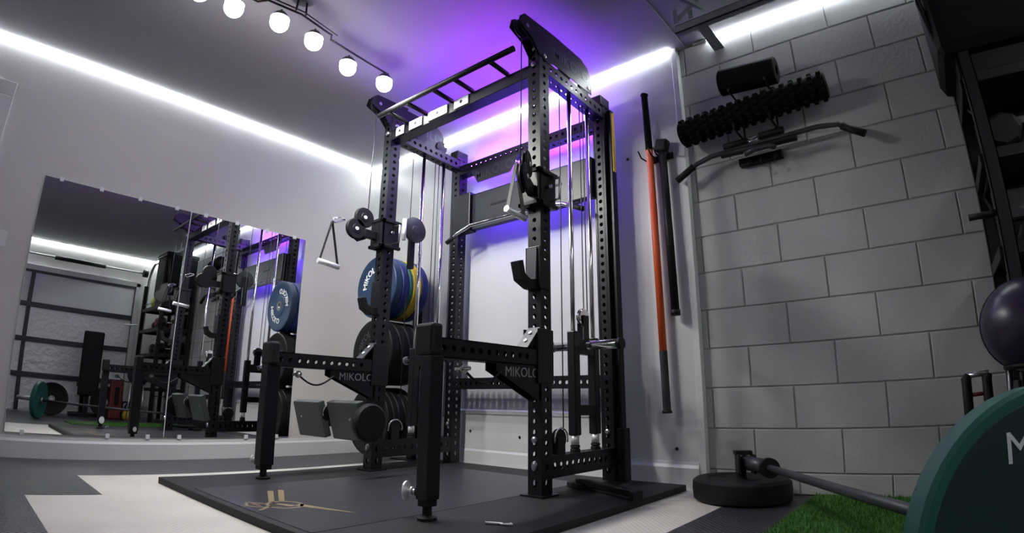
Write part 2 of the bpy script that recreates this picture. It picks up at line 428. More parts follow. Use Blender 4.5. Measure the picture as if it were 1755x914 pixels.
# gold winged emblem printed on the deck
lg = B(); cx, cy, z = 1.93, -1.68, .0313
def quad(pts):
    lg.bm.faces.new([lg.bm.verts.new((p[0], p[1], z)) for p in pts])
def bar(a, b_, w0, w1):
    a, b_ = Vector((*a, 0)), Vector((*b_, 0)); n_ = (b_ - a).cross(Vector((0, 0, 1))).normalized()
    quad([a - n_ * w0, b_ - n_ * w1, b_ + n_ * w1, a + n_ * w0])
n = 28
for k in range(n):
    a, c = 2 * PI * k / n, 2 * PI * (k + 1) / n
    quad([(cx + .082 * math.cos(a), cy + .070 * math.sin(a)), (cx + .082 * math.cos(c), cy + .070 * math.sin(c)), (cx + .068 * math.cos(c), cy + .057 * math.sin(c)), (cx + .068 * math.cos(a), cy + .057 * math.sin(a))])
bar((1.86, -1.70), (1.60, -1.575), .011, .013)
bar((1.86, -1.655), (1.60, -1.525), .011, .013)
bar((1.955, -1.64), (2.215, -1.552), .022, .003)
bar((1.90, -1.695), (1.97, -1.665), .012, .012)
bar((1.93, -1.74), (1.985, -1.81), .010, .006)
bar((1.815, -1.785), (1.875, -1.735), .006, .006); bar((1.815, -1.785), (1.885, -1.815), .006, .006)
bar((1.885, -1.815), (1.94, -1.765), .006, .006); bar((1.85, -1.775), (1.905, -1.768), .005, .005)
link('emblem', lg, 'gold', t)
# ------------------------------------------------------------------ power rack
W = .08; XL, XR, Yf, Yb = 1.112, 2.403, -.731, -.086
rk = thing('power_rack', (1.8, -.41, 0), 'tall black perforated steel power rack with pull-up bar and cable columns', 'rack')
ups = [(XL, Yf, .03, 2.42), (XR, Yf, .03, 2.42), (XL, Yb, .03, 2.335), (XR, Yb, .03, 2.335)]
for (x, y, z0, z1) in ups:
    u = link('upright', B().perf_tube((x + W / 2, y + W / 2, z0), (x + W / 2, y + W / 2, z1), W, W, (1, 0, 0), off=.045), 'black', rk)
    sub('cap', B().box(x - .001, x + W + .001, y - .001, y + W + .001, z1, z1 + .006), 'black2', u)
    if y < -.5:
        sub('base_plate', B().box(x - .025, x + W + .025, y - .025, y + W + .02, z0, z0 + .008), 'black', u)
        for zz_ in (.11, .22):
            sub('bolt', B().lathe((x + W / 2 + (-.0 if x > 2 else .0), y - .0, zz_ + .02), (0, -1, 0), [(0, .017), (.008, .015), (.012, .008), (.012, 0)], 14), 'zinc', u)
# right rear decorative second post (storage upright against the wall)
link('storage_post', B().box(XR + W + .004, XR + W + .034, -.055, -.006, 0, 2.25).box(XR + W + .004, XR + W + .055, -.07, -.006, 0, .27), 'black', rk, mods=BV)
# crossmembers
def beam(name, a, b_, u1=(0, 0, 1), sides=(1, 1, 1, 1), w=.076, m='black'):
    return link(name, B().perf_tube(a, b_, w, w, u1, sides=sides), m, rk)
zt = 2.212
beam('front_crossmember', (XL + W, Yf + W / 2, zt), (XR, Yf + W / 2, zt), sides=(0, 0, 0, 0))
beam('rear_crossmember', (XL + W, Yb + W / 2, 2.178), (XR, Yb + W / 2, 2.178))
beam('rear_lower_crossmember', (XL + W, Yb + W / 2, .53), (XR, Yb + W / 2, .53))
for x in (XL, XR):
    beam('side_beam', (x + W / 2, Yf + W, 2.245), (x + W / 2, Yb, 2.225))
    beam('side_lower_beam', (x + W / 2, Yf + W, .125), (x + W / 2, Yb, .125))
    for (y, z) in ((Yf + W + .02, .27), ):
        pass
# top cable bracket with name plate along each side
for x, flip in ((XL, 1), (XR, 0)):
    xo = x + W + .002 if not flip else x + W / 2 - .002
    pl = [(-.90, 2.40), (-.885, 2.455), (-.86, 2.478), (-.60, 2.49), (-.33, 2.485), (-.26, 2.455), (-.225, 2.40), (-.22, 2.285), (-.60, 2.29), (-.66, 2.27), (-.735, 2.29), (-.80, 2.36)]
    xa = xo - .002; 
    pt = link('name_plate', B().prism(pl, 'x', xa, xa + .004), 'black', rk)
    for side in (1,):
        subtext(pt, 'MIKOLO', .095, (xa + .0045, -.43, 2.375), (0, 1, 0), (0, 0, 1), 'grey', depth=.0005, bold=.002)
    br = link('pulley_bracket', B().prism([(-.905, 2.39), (-.89, 2.45), (-.86, 2.475), (-.60, 2.485), (-.65, 2.28), (-.735, 2.28), (-.80, 2.35)], 'x', x + .012, x + .016).prism([(-.905, 2.39), (-.89, 2.45), (-.86, 2.475), (-.60, 2.485), (-.65, 2.28), (-.735, 2.28), (-.80, 2.35)], 'x', x + W - .008, x + W - .004), 'black', rk)
    for (yy, z_) in ((-.84, 2.41), (-.45, 2.33), (-.25, 2.32)):
        w_ = sub('pulley_wheel', B().lathe((x + W / 2 - .012, yy, z_), (1, 0, 0), [(0, 0), (0, .048), (.006, .05), (.012, .042), (.018, .05), (.024, .048), (.024, 0)], 28), 'black2', br, smooth=.6)
    sub('axle_bolt', B().lathe((x + W, yy, z_), (1, 0, 0), [(0, .012), (.008, .012), (.008, 0)], 12), 'zinc', br)
    sub('axle_bolt', B().lathe((x + W, -.84, 2.41), (1, 0, 0), [(0, .012), (.008, .012), (.008, 0)], 12), 'zinc', br)
# bolts on uprights at beam height
for x in (XL, XR):
    for z_ in (2.24, 2.34):
        link('bolt', B().lathe((x + W / 2, Yf, z_), (0, -1, 0), [(0, .017), (.008, .016), (.013, .008), (.013, 0)], 14), 'zinc', rk, smooth=.6)
    link('bolt', B().lathe((x + W, Yf + W / 2, 2.30), (1, 0, 0), [(0, .015), (.008, .014), (.012, .008), (.012, 0)], 14), 'zinc', rk)
    for z_ in (.12, .25, 2.20):
        link('bolt', B().lathe((x + W / 2, Yb, z_), (0, -1, 0), [(0, .015), (.008, .014), (.012, .008), (.012, 0)], 14), 'zinc', rk)
for z_ in (2.36,):
    for x in (XL, XR): link('corner_block', B().box(x - .004, x + W + .004, Yb - .03, Yb + W, 2.27, 2.345), 'black', rk, mods=(('bevel', .008),))
# multi-grip pull-up bar
YP, ZP = -.885, 2.262
pb = link('pull_up_bar', B().tube([(1.255, YP, ZP + .012), (2.43, YP, ZP - .002)], .0165, 18), 'black2', rk)
for x in (1.40, 1.60, 2.02 - .02, 2.24 - .02, 2.36 - .06):
    pass
for (xa, xb) in ((1.36, 1.36), (1.545, 1.545), (1.79, 1.79), (1.97, 1.97), (2.25, 2.25)):
    sub('grip_rung', B().tube([(xa, YP, ZP), (xb, Yf - .005, ZP - .005), (xb, Yf + .03, ZP - .012)], .0145, 14), 'black2', pb)
for (xa, xb) in ((1.25, 1.335), (1.39, 1.52), (1.575, 1.76), (1.82, 1.945)):
    link('face_plate', B().box(xa, xb, Yf - .008, Yf - .001, 2.182, 2.246), 'steel', rk, mods=BV)  # pale tone paints in the ceiling light caught on these faces
    link('plate_hole', B().lathe(((xa + xb) / 2, Yf - .0082, 2.214), (0, -1, 0), [(0, .011), (.0008, .011), (.0008, 0)], 16), 'black2', rk)
# rear panel between the uprights
pn = link('rear_panel', B().plate_holes((1.30, -.105, 1.66), (1, 0, 0), (0, 0, 1), .99, .27, .004, [.08, .92], .007).box(1.30, 2.29, -.105, -.06, 1.655, 1.66).box(1.30, 2.29, -.105, -.06, 1.925, 1.93), 'panel_steel', rk)
for xx in (1.42, 1.90): sub('slot', B().box(xx + .12, xx + .27, -.1075, -.1045, 1.80, 1.815), 'black2', pn)
link('panel_bracket', B().box(XL + W, 1.36, -.135, -.06, 1.64, 1.945), 'black', rk, mods=(('bevel', .006),))
link('panel_bracket', B().box(2.24, XR, -.12, -.06, 1.66, 1.93), 'black', rk, mods=(('bevel', .006),))
sg = link('sign_plate', B().prism([(1.33, 2.135), (1.80, 2.135), (1.72, 2.02), (1.40, 2.02)], 'y', -.10, -.096), 'panel_steel', rk)
subtext(sg, 'MIKOLO', .10, (1.565, -.1005, 2.08), (1, 0, 0), (0, 0, 1), 'grey', depth=.0005, bold=.002)
# guide rods, cables, low pulleys
RY = (-.405, -.215)
for x in (XL, XR):
    for y in RY:
        link('guide_rod', B().tube([(x + W / 2, y, .15), (x + W / 2, y, 2.21)], .0125, 16), 'chrome', rk)
        link('rod_stop', B().lathe((x + W / 2, y, .163), (0, 0, 1), [(0, .026), (.014, .026), (.020, .02), (.024, .026), (.034, .024), (.034, .013)], 20), 'rubber_black', rk)
    for (y, za, zb) in ((-.84, 1.58, 2.40), (-.505, .24, 2.34), (-.30, .80, 2.28), (-.265, .80, 2.28), (-.13, .3, 2.2)):
        link('cable', B().tube([(x + W / 2 + .0, y, za), (x + W / 2 + .0, y + .004, zb)], .003, 6), 'cable', rk)
    lp = link('low_pulley', B().lathe((x + W / 2 - .013, -.545, .235), (1, 0, 0), [(0, 0), (0, .046), (.006, .05), (.013, .038), (.020, .05), (.026, .046), (.026, 0)], 28), 'black2', rk, smooth=.6)
    sub('pulley_guard', B().tube([(x + W / 2 + .016, -.545 + .054 * math.cos(a), .235 + .054 * math.sin(a)) for a in [PI * (-.1 + 1.2 * i / 14) for i in range(15)]], .004, 8), 'chrome', lp)
    sub('pulley_bracket', B().box(x + W / 2 - .018, x + W / 2 - .014, -.575, -.515, .163, .245).box(x + W / 2 + .014, x + W / 2 + .018, -.575, -.515, .163, .245), 'black', lp)
# violet light tape on the rack
link('violet_light_tape', B().box(1.22, 2.30, Yb + .066, Yb + .073, 2.219, 2.226), 'led_v', rk)
link('violet_light_tape', B().box(1.32, 2.28, -.058, -.052, 1.934, 1.940), 'led_v2', rk)
link('magenta_light_tape', B().box(1.55, 2.36, Yf + .05, Yf + .056, 2.252, 2.258), 'led_m', rk)

# weight carriages that slide on the guide rods
for x, zc, lab in ((XR, .715, 'black weight carriage with chrome loading sleeve on the right guide rods'), (XL, .69, 'black weight carriage on the left guide rods, half hidden by the front post')):
    cxm = x + W / 2
    t = thing('weight_carriage', (cxm, -.31, zc), lab, 'weight carriage', 'weight carriages')
    for y in RY: link('slide_tube', B().box(cxm - .024, cxm + .024, y - .026, y + .026, .245, zc + .05 + (.02 if y < -.3 else 0)), 'black', t, mods=(('bevel', .006),))
    link('crossbar', B().box(cxm - .022, cxm + .022, -.38, -.24, zc - .05, zc + .03), 'black', t, mods=BV)
    link('crossbar', B().box(cxm - .022, cxm + .022, -.38, -.24, .345, .40), 'black', t, mods=BV)
    for y in RY: link('chrome_bush', B().tube([(cxm, y, .200), (cxm, y, .250)], .0215, 18), 'silver', t)
    sl = link('loading_sleeve', B().tube([(cxm - .20, -.31, zc), (cxm + .215, -.31, zc)], .0245, 24), 'chrome', t)
    sub('end_cap', B().tube([(cxm + .215, -.31, zc), (cxm + .238, -.31, zc)], .031, 24), 'black2', sl)
    sub('end_cap', B().tube([(cxm - .20, -.31, zc), (cxm - .215, -.31, zc)], .029, 24), 'zinc', sl)
    pw = link('carriage_pulley', B().lathe((cxm - .013, -.31, zc + .155), (1, 0, 0), [(0, 0), (0, .046), (.006, .05), (.013, .04), (.020, .05), (.026, .046), (.026, 0)], 28), 'chrome', t, smooth=.6)
    sub('pulley_yoke', B().box(cxm - .022, cxm - .017, -.335, -.285, zc + .02, zc + .165).box(cxm + .017, cxm + .022, -.335, -.285, zc + .02, zc + .165), 'black', pw)

# ------------------------------------------------------------------ spotter arms
def spotter(x, lab, yend, legx):
    t = thing('spotter_arm', (x + W / 2, (Yf + yend) / 2, 0), lab, 'spotter arm', 'spotter arms on the front posts')
    cx = x + W / 2
    bm_ = B().perf_tube((cx, Yf - .004, .622), (cx, yend, .622), W, W, (0, 0, 1), sides=(1, 0, 1, 0), off=.10)
    link('beam', bm_, 'black', t)
    hb = link('hook_plate', B().box(x - .006, x, Yf - .03, Yf + .09, .50, .76).box(x + W, x + W + .006, Yf - .03, Yf + .09, .50, .76), 'black', t, mods=BV)
    gs = link('gusset', B().prism([(Yf - .004, .585), (Yf - .30, .585), (Yf - .30, .55), (Yf - .004, .42)], 'x', x + .006, x + .011).prism([(Yf - .004, .585), (Yf - .30, .585), (Yf - .30, .55), (Yf - .004, .42)], 'x', x + W - .011, x + W - .006).box(x + .006, x + W - .006, Yf - .0085, Yf - .004, .42, .585), 'black', t)
    subtext(gs, 'MIKOLO', .062, (x + W - .0055, Yf - .13, .545), (0, 1, 0), (0, 0, 1), 'zinc', depth=.0005)
    wp = link('wedge_plate', B().prism([(Yf - .09, .664), (Yf - .004, .762), (Yf - .004, .768), (Yf - .098, .664)], 'x', x + .004, x + W - .004), 'grey', t)
    for (yy, z_) in ((Yf - .065, .697), (Yf - .03, .737)):
        sub('hole_liner', B().lathe((cx, yy - .004, z_ + .004), (0, -.75, .66), [(0, .010), (.002, .010), (.002, 0)], 12), 'white', wp)
    link('end_pad', B().box(x - .012, x + W + .012, yend - .026, yend + .03, .59, .715), 'black2', t, mods=(('bevel', .012),))
    hw = .031 if x > 2 else .037
    lg = link('leg', B().box(legx - hw, legx + hw, yend + .012 - hw, yend + .012 + hw, .085, .59), 'black', t, mods=(('bevel', .004),))
    z0 = .03 
    sub('inner_leg', B().box(legx - hw + .006, legx + hw - .006, yend + .018 - hw, yend + .006 + hw, .068, .12), 'black2', lg, mods=BV)
    sub('foot', B().lathe((legx, yend + .012, z0), (0, 0, 1), [(0, 0), (0, .036), (.010, .036), (.016, .018), (.05, .016), (.05, 0)], 24), 'rubber_black', lg, smooth=.6)
    kr = .026 if x > 2 else .015
    pin = link('pop_pin', B().tube([(legx - .038, yend + .012, .10), (legx - .062, yend + .012, .10)], .013, 14), 'black2', t)
    sub('pin_knob', B().lathe((legx - .060, yend + .012, .10), (-1, -.25, 0), [(0, .006), (.018, .006), (.020, .012), (.026, .012), (.028, .006), (.042, .006), (.044, kr), (.052, kr), (.052, 0)], 20), 'silver', pin, smooth=.6)
    # lanyard with pin
    pts = [(x + W + .008, -1.02 - .22 * (1 - s_), .545 - .055 * math.sin(PI * s_)) for s_ in [i / 12 for i in range(13)]]
    ly = link('lanyard', B().tube(pts, .0055, 8), 'black2', t)
    sub('lanyard_pin', B().tube([(x + W - .03, -1.245, .545), (x + W + .05, -1.245, .545)], .008, 10).tube([(x + W + .015, -1.245, .545), (x + W + .022, -1.245, .545)], .02, 16), 'chrome', ly)
    return t
spotter(XR, 'black spotter arm with upright leg on the right front post, nearest the camera', -1.382, XR + W / 2 + .014)
spotter(XL, 'black spotter arm with upright leg on the left front post, nearer the mirror', -1.382, XL + W / 2)

# ------------------------------------------------------------------ cable trolleys, handles, j-cup
def trolley(x, lab, swing=0.):
    t = thing('cable_trolley', (x + W / 2, Yf + W / 2, 1.5), lab, 'cable trolley', 'sliding cable trolleys on the front posts')
    c = x + W / 2; g_ = .006
    b = B()
    for (xa, xb, ya, yb_) in ((x - g_ - .01, x - g_, Yf - .03, Yf + W + .03), (x + W + g_, x + W + g_ + .01, Yf - .03, Yf + W + .03), (x - g_ - .01, x + W + g_ + .01, Yf - .04, Yf - .012)):
        b.box(xa, xb, ya, yb_, 1.40, 1.585)
    link('sleeve', b, 'black', t, mods=(('bevel', .004),))
    for z_ in (1.395, 1.57): link('collar', B().box(x - .03, x + W + .03, Yf - .045, Yf - .012, z_, z_ + .022).box(x - .03, x - g_, Yf - .045, Yf + W + .03, z_, z_ + .022).box(x + W + g_, x + W + .03, Yf - .045, Yf + W + .03, z_, z_ + .022), 'black2', t, mods=BV)
    link('neck', B().box(c - .018, c + .018, Yf - .13, Yf - .03, 1.445, 1.50), 'black', t, mods=BV)
    for (yy, z_) in ((Yf - .19, 1.486), (Yf - .135, 1.575)):
        pw = link('pulley', B().lathe((c - .014, yy, z_), (1, 0, 0), [(0, 0), (0, .064), (.007, .068), (.014, .055), (.021, .068), (.028, .064), (.028, 0)], 32), 'black2', t, smooth=.6)
        sub('axle', B().lathe((c + .014, yy, z_), (1, 0, 0), [(0, .013), (.006, .012), (.006, 0)], 14), 'silver', pw)
        sub('hub', B().lathe((c + .0135, yy, z_), (1, 0, 0), [(0, .030), (.003, .028), (.003, 0)], 20), 'black', pw)
    link('pulley_cheek', B().prism([(Yf - .235, 1.45), (Yf - .22, 1.52), (Yf - .18, 1.60), (Yf - .12, 1.625), (Yf - .09, 1.57), (Yf - .12, 1.50), (Yf - .10, 1.44), (Yf - .16, 1.41)], 'x', c - .021, c - .017), 'black', t)
    hd = link('trolley_handle', B().tube([(x + W + .016, Yf + .06, 1.43), (x + W + .075, Yf + .06, 1.435), (x + W + .078, Yf + .06, 1.55), (x + W + .016, Yf + .06, 1.555)], .007, 10), 'zinc', t)
    if swing:
        rm = Matrix.Rotation(swing, 3, 'Z'); pv = Vector((c, Yf - .02, 0))
        for o in t.children_recursive:
            if o.name.split('.')[0] in ('neck', 'pulley', 'axle', 'hub', 'pulley_cheek'):
                for v in o.data.vertices: v.co = rm @ (v.co - pv) + pv
    link('pull_pin', B().tube([(x + W + .016, Yf + .03, 1.50), (x + W + .05, Yf + .03, 1.50)], .009, 12), 'chrome', t)
    return t
trolley(XL, 'black cable trolley with twin pulleys on the left front post')
trolley(XR, 'black cable trolley with twin pulleys on the right front post', math.radians(27))
# round counter pulley on the left column
t = thing('counter_pulley', (XL + W / 2, -.50, 1.56), 'round grey pulley disc behind the left cable trolley', 'pulley')
link('disc', B().lathe((XL + W + .002, -.50, 1.575), (1, 0, 0), [(0, 0), (0, .088), (.004, .092), (.018, .092), (.022, .086), (.022, .03), (.026, .026), (.026, 0)], 40), 'grey', t, smooth=.6)
link('arm', B().box(XL + W - .03, XL + W + .001, -.52, -.48, 1.30, 1.60), 'black', t, mods=BV)
link('grip_tube', B().tube([(XL + W + .03, -.60, 1.475), (XL + W + .03, -.60, 1.625)], .014, 14), 'white', t)

def stirrup(x, y, ztop, zg, lab, lean=0.):
    t = thing('cable_stirrup', (x, y, ztop), lab, 'cable handle', 'stirrup cable handles')
    link('carabiner', B().tube([(x, y + .085, ztop + .03), (x, y + .05, ztop + .035), (x, y + .004, ztop + .015), (x, y, ztop), (x, y + .02, ztop - .006), (x, y + .06, ztop + .016), (x, y + .085, ztop + .03)], .0045, 8), 'chrome', t)
    ya, yb_ = y - .062, y + .062
    link('strap', B().obox((x, (y + ya) / 2, (ztop + zg) / 2), (.011, 0, 0), (0, (ya - y) / 2, (zg - ztop) / 2), (0, .0012, 0)), 'black2', t)
    link('strap', B().obox((x, (y + yb_) / 2, (ztop + zg - .012) / 2), (.011, 0, 0), (0, (yb_ - y) / 2, (zg - .012 - ztop) / 2), (0, .0012, 0)), 'black2', t)
    gr = link('grip', B().tube([(x, ya - .008, zg + .002), (x, yb_ + .008, zg - .014)], .0165, 18), 'silver', t)
    return t
stirrup(XL + W / 2, -1.085, 1.495, 1.225, 'chrome cable handle on black straps hanging toward the mirror')
stirrup(XR + W / 2 - .01, -.862, 1.60, 1.33, 'chrome cable handle on black straps hanging at the right front post')
# j-cup
t = thing('j_cup', (XR + W / 2, Yf, 1.1), 'black j-cup barbell rest clipped to the right front post', 'barbell rest')
link('side_plate', B().box(XR - .006, XR + W + .006, Yf - .014, Yf - .002, .96, 1.18).box(XR + W + .001, XR + W + .008, Yf - .014, Yf + .06, .96, 1.11), 'black', t, mods=BV)
link('cup', B().prism([(Yf - .012, 1.005), (Yf - .012, .955), (Yf - .05, .955), (Yf - .125, .985), (Yf - .150, 1.075), (Yf - .118, 1.085), (Yf - .10, 1.02), (Yf - .06, 1.0)], 'x', XR + .012, XR + W - .012), 'black2', t, mods=BV)
link('liner', B().prism([(Yf - .014, 1.006), (Yf - .014, 1.17), (Yf - .022, 1.17), (Yf - .028, 1.006)], 'x', XR + .01, XR + W - .01), 'grey', t)
# mirrored one on the left front post (seen in the mirror as well)
t = thing('j_cup', (XL + W / 2, Yf, 1.1), 'black j-cup barbell rest on the left front post, below the blue plate', 'barbell rest')
link('side_plate', B().box(XL - .006, XL + W + .006, Yf - .014, Yf - .002, .95, 1.17), 'black', t, mods=BV)
link('cup', B().prism([(Yf - .012, .995), (Yf - .012, .945), (Yf - .05, .945), (Yf - .105, .975), (Yf - .125, 1.045), (Yf - .095, 1.05), (Yf - .08, 1.01), (Yf - .05, .99)], 'x', XL + .012, XL + W - .012), 'black2', t, mods=BV)
# resistance band
tag(link('resistance_band', B().box(XR + W + .036, XR + W + .040, -.05, -.02, 1.82, 2.22).tube([(XR + W + .03, -.035, 2.22), (XR + W + .045, -.035, 2.22)], .01, 10), 'yellow_band'), 'yellow resistance band hanging behind the right rear post', 'resistance band')

# ------------------------------------------------------------------ lat bars
def latbar(pts, r, lab, parts, m='chrome'):
    t = thing('lat_bar', pts[len(pts) // 2], lab, 'lat bar', 'bent lat bars')
    link('bar', B().tube(pts, r, 16), m, t)
    for (a, b_, r2) in parts: link('grip', B().tube([a, b_], r2, 16), 'rubber_black', t)
    return t
latbar([(1.16, -.16, 1.575), (1.27, -.16, 1.625), (1.40, -.16, 1.665), (2.10, -.16, 1.665), (2.22, -.16, 1.64), (2.36, -.16, 1.575)], .0125, 'chrome bent lat bar resting across the rear of the rack',
       [((1.155, -.16, 1.573), (1.22, -.16, 1.602), .017), ((2.30, -.16, 1.603), (2.365, -.16, 1.573), .017)])
zl = 1.728; yl = -.05
latbar([(2.935, yl, 1.640), (3.05, yl, 1.705), (3.14, yl, zl), (3.70, yl, zl + .012), (3.80, yl, zl - .002), (3.90, yl, 1.655)], .0135, 'black ended bent lat bar hung on the block wall under the rollers',
       [((2.93, yl, 1.637), (3.035, yl, 1.697), .019), ((3.815, yl, 1.712), (3.915, yl, 1.645), .019), ((3.205, yl - .03, 1.705), (3.60, yl - .03, 1.70), .018)], 'grey')
t = thing('wall_attachment_hooks', (3.4, 0, 1.66), 'black wall rail with hooks holding short cable grips under the rollers', 'hook rail')
link('rail', B().box(3.27, 3.50, .0, YB, 1.655, 1.695), 'black2', t, mods=BV)
for x in (3.338, 3.404, 3.475):
    link('hook', B().tube([(x, .02, 1.665), (x, -.045, 1.655), (x + .003, -.06, 1.615), (x + .004, -.075, 1.63)], .006, 8), 'black2', t)
for x in (3.326, 3.505):
    link('cord', B().tube([(x, -.02, 1.96), (x, -.02, 1.72)], .005, 8).tube([(x, -.02, 1.96), (x, YB, 1.96)], .005, 8), 'black2', t)
t = thing('row_handle', (3.3, -.06, 1.74), 'short black close-grip handle with grey rods behind the wall lat bar', 'cable handle')
link('grip', B().tube([(3.205, -.02, 1.775), (3.33, -.02, 1.775)], .02, 14), 'rubber_black', t)
link('grip', B().tube([(3.40, -.02, 1.785), (3.53, -.02, 1.785)], .02, 14), 'rubber_black', t)
link('rod', B().tube([(3.32, -.02, 1.785), (3.41, -.02, 1.79)], .006, 10).tube([(3.32, -.02, 1.765), (3.41, -.02, 1.775)], .006, 10), 'chrome', t)
link('rod', B().tube([(3.33, -.085, 1.675), (3.38, -.085, 1.69), (3.46, -.085, 1.69), (3.49, -.085, 1.675)], .015, 12), 'grey', t)

# ------------------------------------------------------------------ foam rollers
def roller(name, x0, z0, x1, z1, y, R, knob, lab):
    t = thing(name, ((x0 + x1) / 2, y, (z0 + z1) / 2), lab, 'foam roller', 'foam rollers hung on the block wall')
    a, b_ = Vector((x0, y, z0)), Vector((x1, y, z1)); L = (b_ - a).length
    R0 = R if not knob else R - .012
    link('roll', B().lathe(a, b_ - a, [(0, .028), (0, R0 - .008), (.006, R0), (L - .006, R0), (L, R0 - .008), (L, .028), (.0, .028)], 40), 'foam', t, smooth=.6)
    link('core', B().tube([a - (b_ - a).normalized() * -.012, b_ - (b_ - a).normalized() * .012], .03, 20), 'black2', t)
    if knob:
        kb = B(); d = (b_ - a).normalized(); u = d.orthogonal().normalized(); w_ = d.cross(u)
        n = 12; m_ = int(L / .046)
        for i in range(m_):
            for k in range(n):
                ang = 2 * PI * (k + .5 * (i % 2)) / n
                rad = math.cos(ang) * u + math.sin(ang) * w_; tan = -math.sin(ang) * u + math.cos(ang) * w_
                c = a + d * (.024 + i * (L - .048) / (m_ - 1)) + rad * (R - .008)
                s_ = .0135
                v0 = [kb.bm.verts.new(c + d * (s_ * p) + tan * (s_ * q) - rad * .008) for p, q in ((-1, -1), (1, -1), (1, 1), (-1, 1))]
                v1 = [kb.bm.verts.new(c + d * (s_ * .7 * p) + tan * (s_ * .7 * q) + rad * .010) for p, q in ((-1, -1), (1, -1), (1, 1), (-1, 1))]
                kb.bm.faces.new(v1)
                for e in range(4): kb.bm.faces.new((v0[e], v0[(e + 1) % 4], v1[(e + 1) % 4], v1[e]))
        link('studs', kb, 'foam', t)
    return t
roller('foam_roller', 3.245, 2.125, 3.555, 2.098, -.085, .072, False, 'short smooth black foam roller, the upper one on the block wall')
roller('foam_roller', 2.985, 1.893, 3.785, 1.938, -.075, .078, True, 'long studded black massage roller, the lower one on the block wall')
t = thing('roller_bracket', (3.4, 0, 2.0), 'black steel wall bracket holding both foam rollers', 'bracket')
for x in (3.31, 3.50):
    link('arm', B().tube([(x, YB, 2.0), (x, -.02, 2.015), (x, -.16, 2.015), (x, -.17, 2.03)], .006, 8), 'black2', t)
    link('arm', B().tube([(x, YB, 1.79), (x, -.02, 1.80), (x, -.15, 1.80), (x, -.16, 1.83)], .006, 8), 'black2', t)

# ------------------------------------------------------------------ bars on the back wall
t = thing('weighted_bar', (2.77, -.05, .37), 'long orange weighted bar with black ends hanging on the back wall', 'bar')
tp = [(2.762, -.05, 2.245), (2.770, -.05, 1.87), (2.784, -.05, .70), (2.790, -.05, .375)]
link('shaft', B().tube([tp[1], tp[2]], .0205, 20), 'orange', t)
link('end_grip', B().tube([tp[0], (2.7605, -.05, 2.236), (2.7605, -.05, 2.235), tp[1]], [.024, .024, .0195, .0215], 20), 'rubber_black', t)
link('end_grip', B().tube([tp[2], (2.7895, -.05, .39), (2.7895, -.05, .388), tp[3]], [.0215, .0215, .027, .027], 20), 'rubber_black', t)
t = thing('weighted_bar', (2.86, -.05, .89), 'shorter all black weighted bar hanging beside the orange one', 'bar')
link('shaft', B().tube([(2.852, -.05, 1.86), (2.868, -.05, .905)], .0225, 20), 'black2', t)
link('end_grip', B().tube([(2.868, -.05, .915), (2.868, -.05, .885)], .026, 20), 'rubber_black', t)
link('head', B().obox((2.852, -.05, 1.875), (.036, 0, -.01), (0, .03, 0), (.01, 0, .036)), 'rubber_black', t, mods=(('bevel', .012),))
t = thing('bar_hook', (2.80, 0, 1.83), 'black double wall hook holding the orange and black bars', 'hook')
link('mount', B().box(2.74, 2.90, -.014, -.001, 1.80, 1.84), 'black2', t, mods=BV)
for x in (2.735, 2.80, 2.83, 2.895): link('prong', B().tube([(x, -.012, 1.82), (x, -.09, 1.815), (x - .005, -.12, 1.85)], .0045, 8), 'black2', t)
# ------------------------------------------------------------------ weight plates
def plate(x, y, z, axis, R, th, m, lab, name='bumper_plate', face=None, text=True, group=None, mface=None):
    """a bumper plate; (x,y,z) centre of the front face, axis points out of that face"""
    t = thing(name, (x, y, z), lab, 'weight plate', group)
    ax = Vector(axis).normalized(); c = Vector((x, y, z)) - ax * th
    pr = [(0, .026), (0, R * .40), (.003, R * .42), (.003, R * .80), (0, R * .84), (0, R - .006), (.006, R), (th - .006, R), (th, R - .006), (th, R * .84), (th - .004, R * .80), (th - .004, R * .42), (th, R * .40), (th, .026), (0, .026)]
    link('disc', B().lathe(c, ax, pr, 56), m, t, smooth=.5)
    link('steel_hub', B().lathe(c, ax, [(-.001, .0255), (-.001, .045), (.004, .045), (th + .001, .045), (th + .001, .0255), (-.001, .0255)], 28), 'zinc', t, smooth=.5)
    if text:
        up = Vector((0, 0, 1)); rt = up.cross(ax).normalized(); up = ax.cross(rt)
        ty = R * .60 - R * .6
        for s_, rot in ((1, .75), (-1, .75)):
            r2 = rt * math.cos(rot) + up * math.sin(rot); u2 = -rt * math.sin(rot) + up * math.cos(rot)
            if s_ < 0: r2, u2 = -r2, -u2
            text_obj('MIKOLO', R * .28, Vector((x, y, z)) - ax * .0025, r2, u2, 'white' if m != 'rubber_black' else 'grey', t, curve=R * .58, bold=.0015, depth=.0012)
    return t
PX = .740; YP0 = -.450
pt_ = thing('plate_tree', (PX, -.04, 0), 'black upright plate storage post with three chrome pegs in the room corner', 'plate storage')
link('post', B().box(PX - .03, PX + .03, -.065, -.018, .012, 1.42), 'black', pt_, mods=BV)
link('base', B().box(PX - .16, PX + .16, -.11, -.018, .0, .012), 'black', pt_, mods=BV)
for z_ in (1.247, .770, .290):
    pg = link('plate_peg', B().tube([(PX, -.06, z_), (PX, YP0 + .012, z_)], .0245, 20), 'chrome', pt_)
    sub('peg_collar', B().tube([(PX, -.066, z_), (PX, -.075, z_)], .034, 20), 'black2', pg)
GA = 'bumper plates on the upper peg'
y = YP0
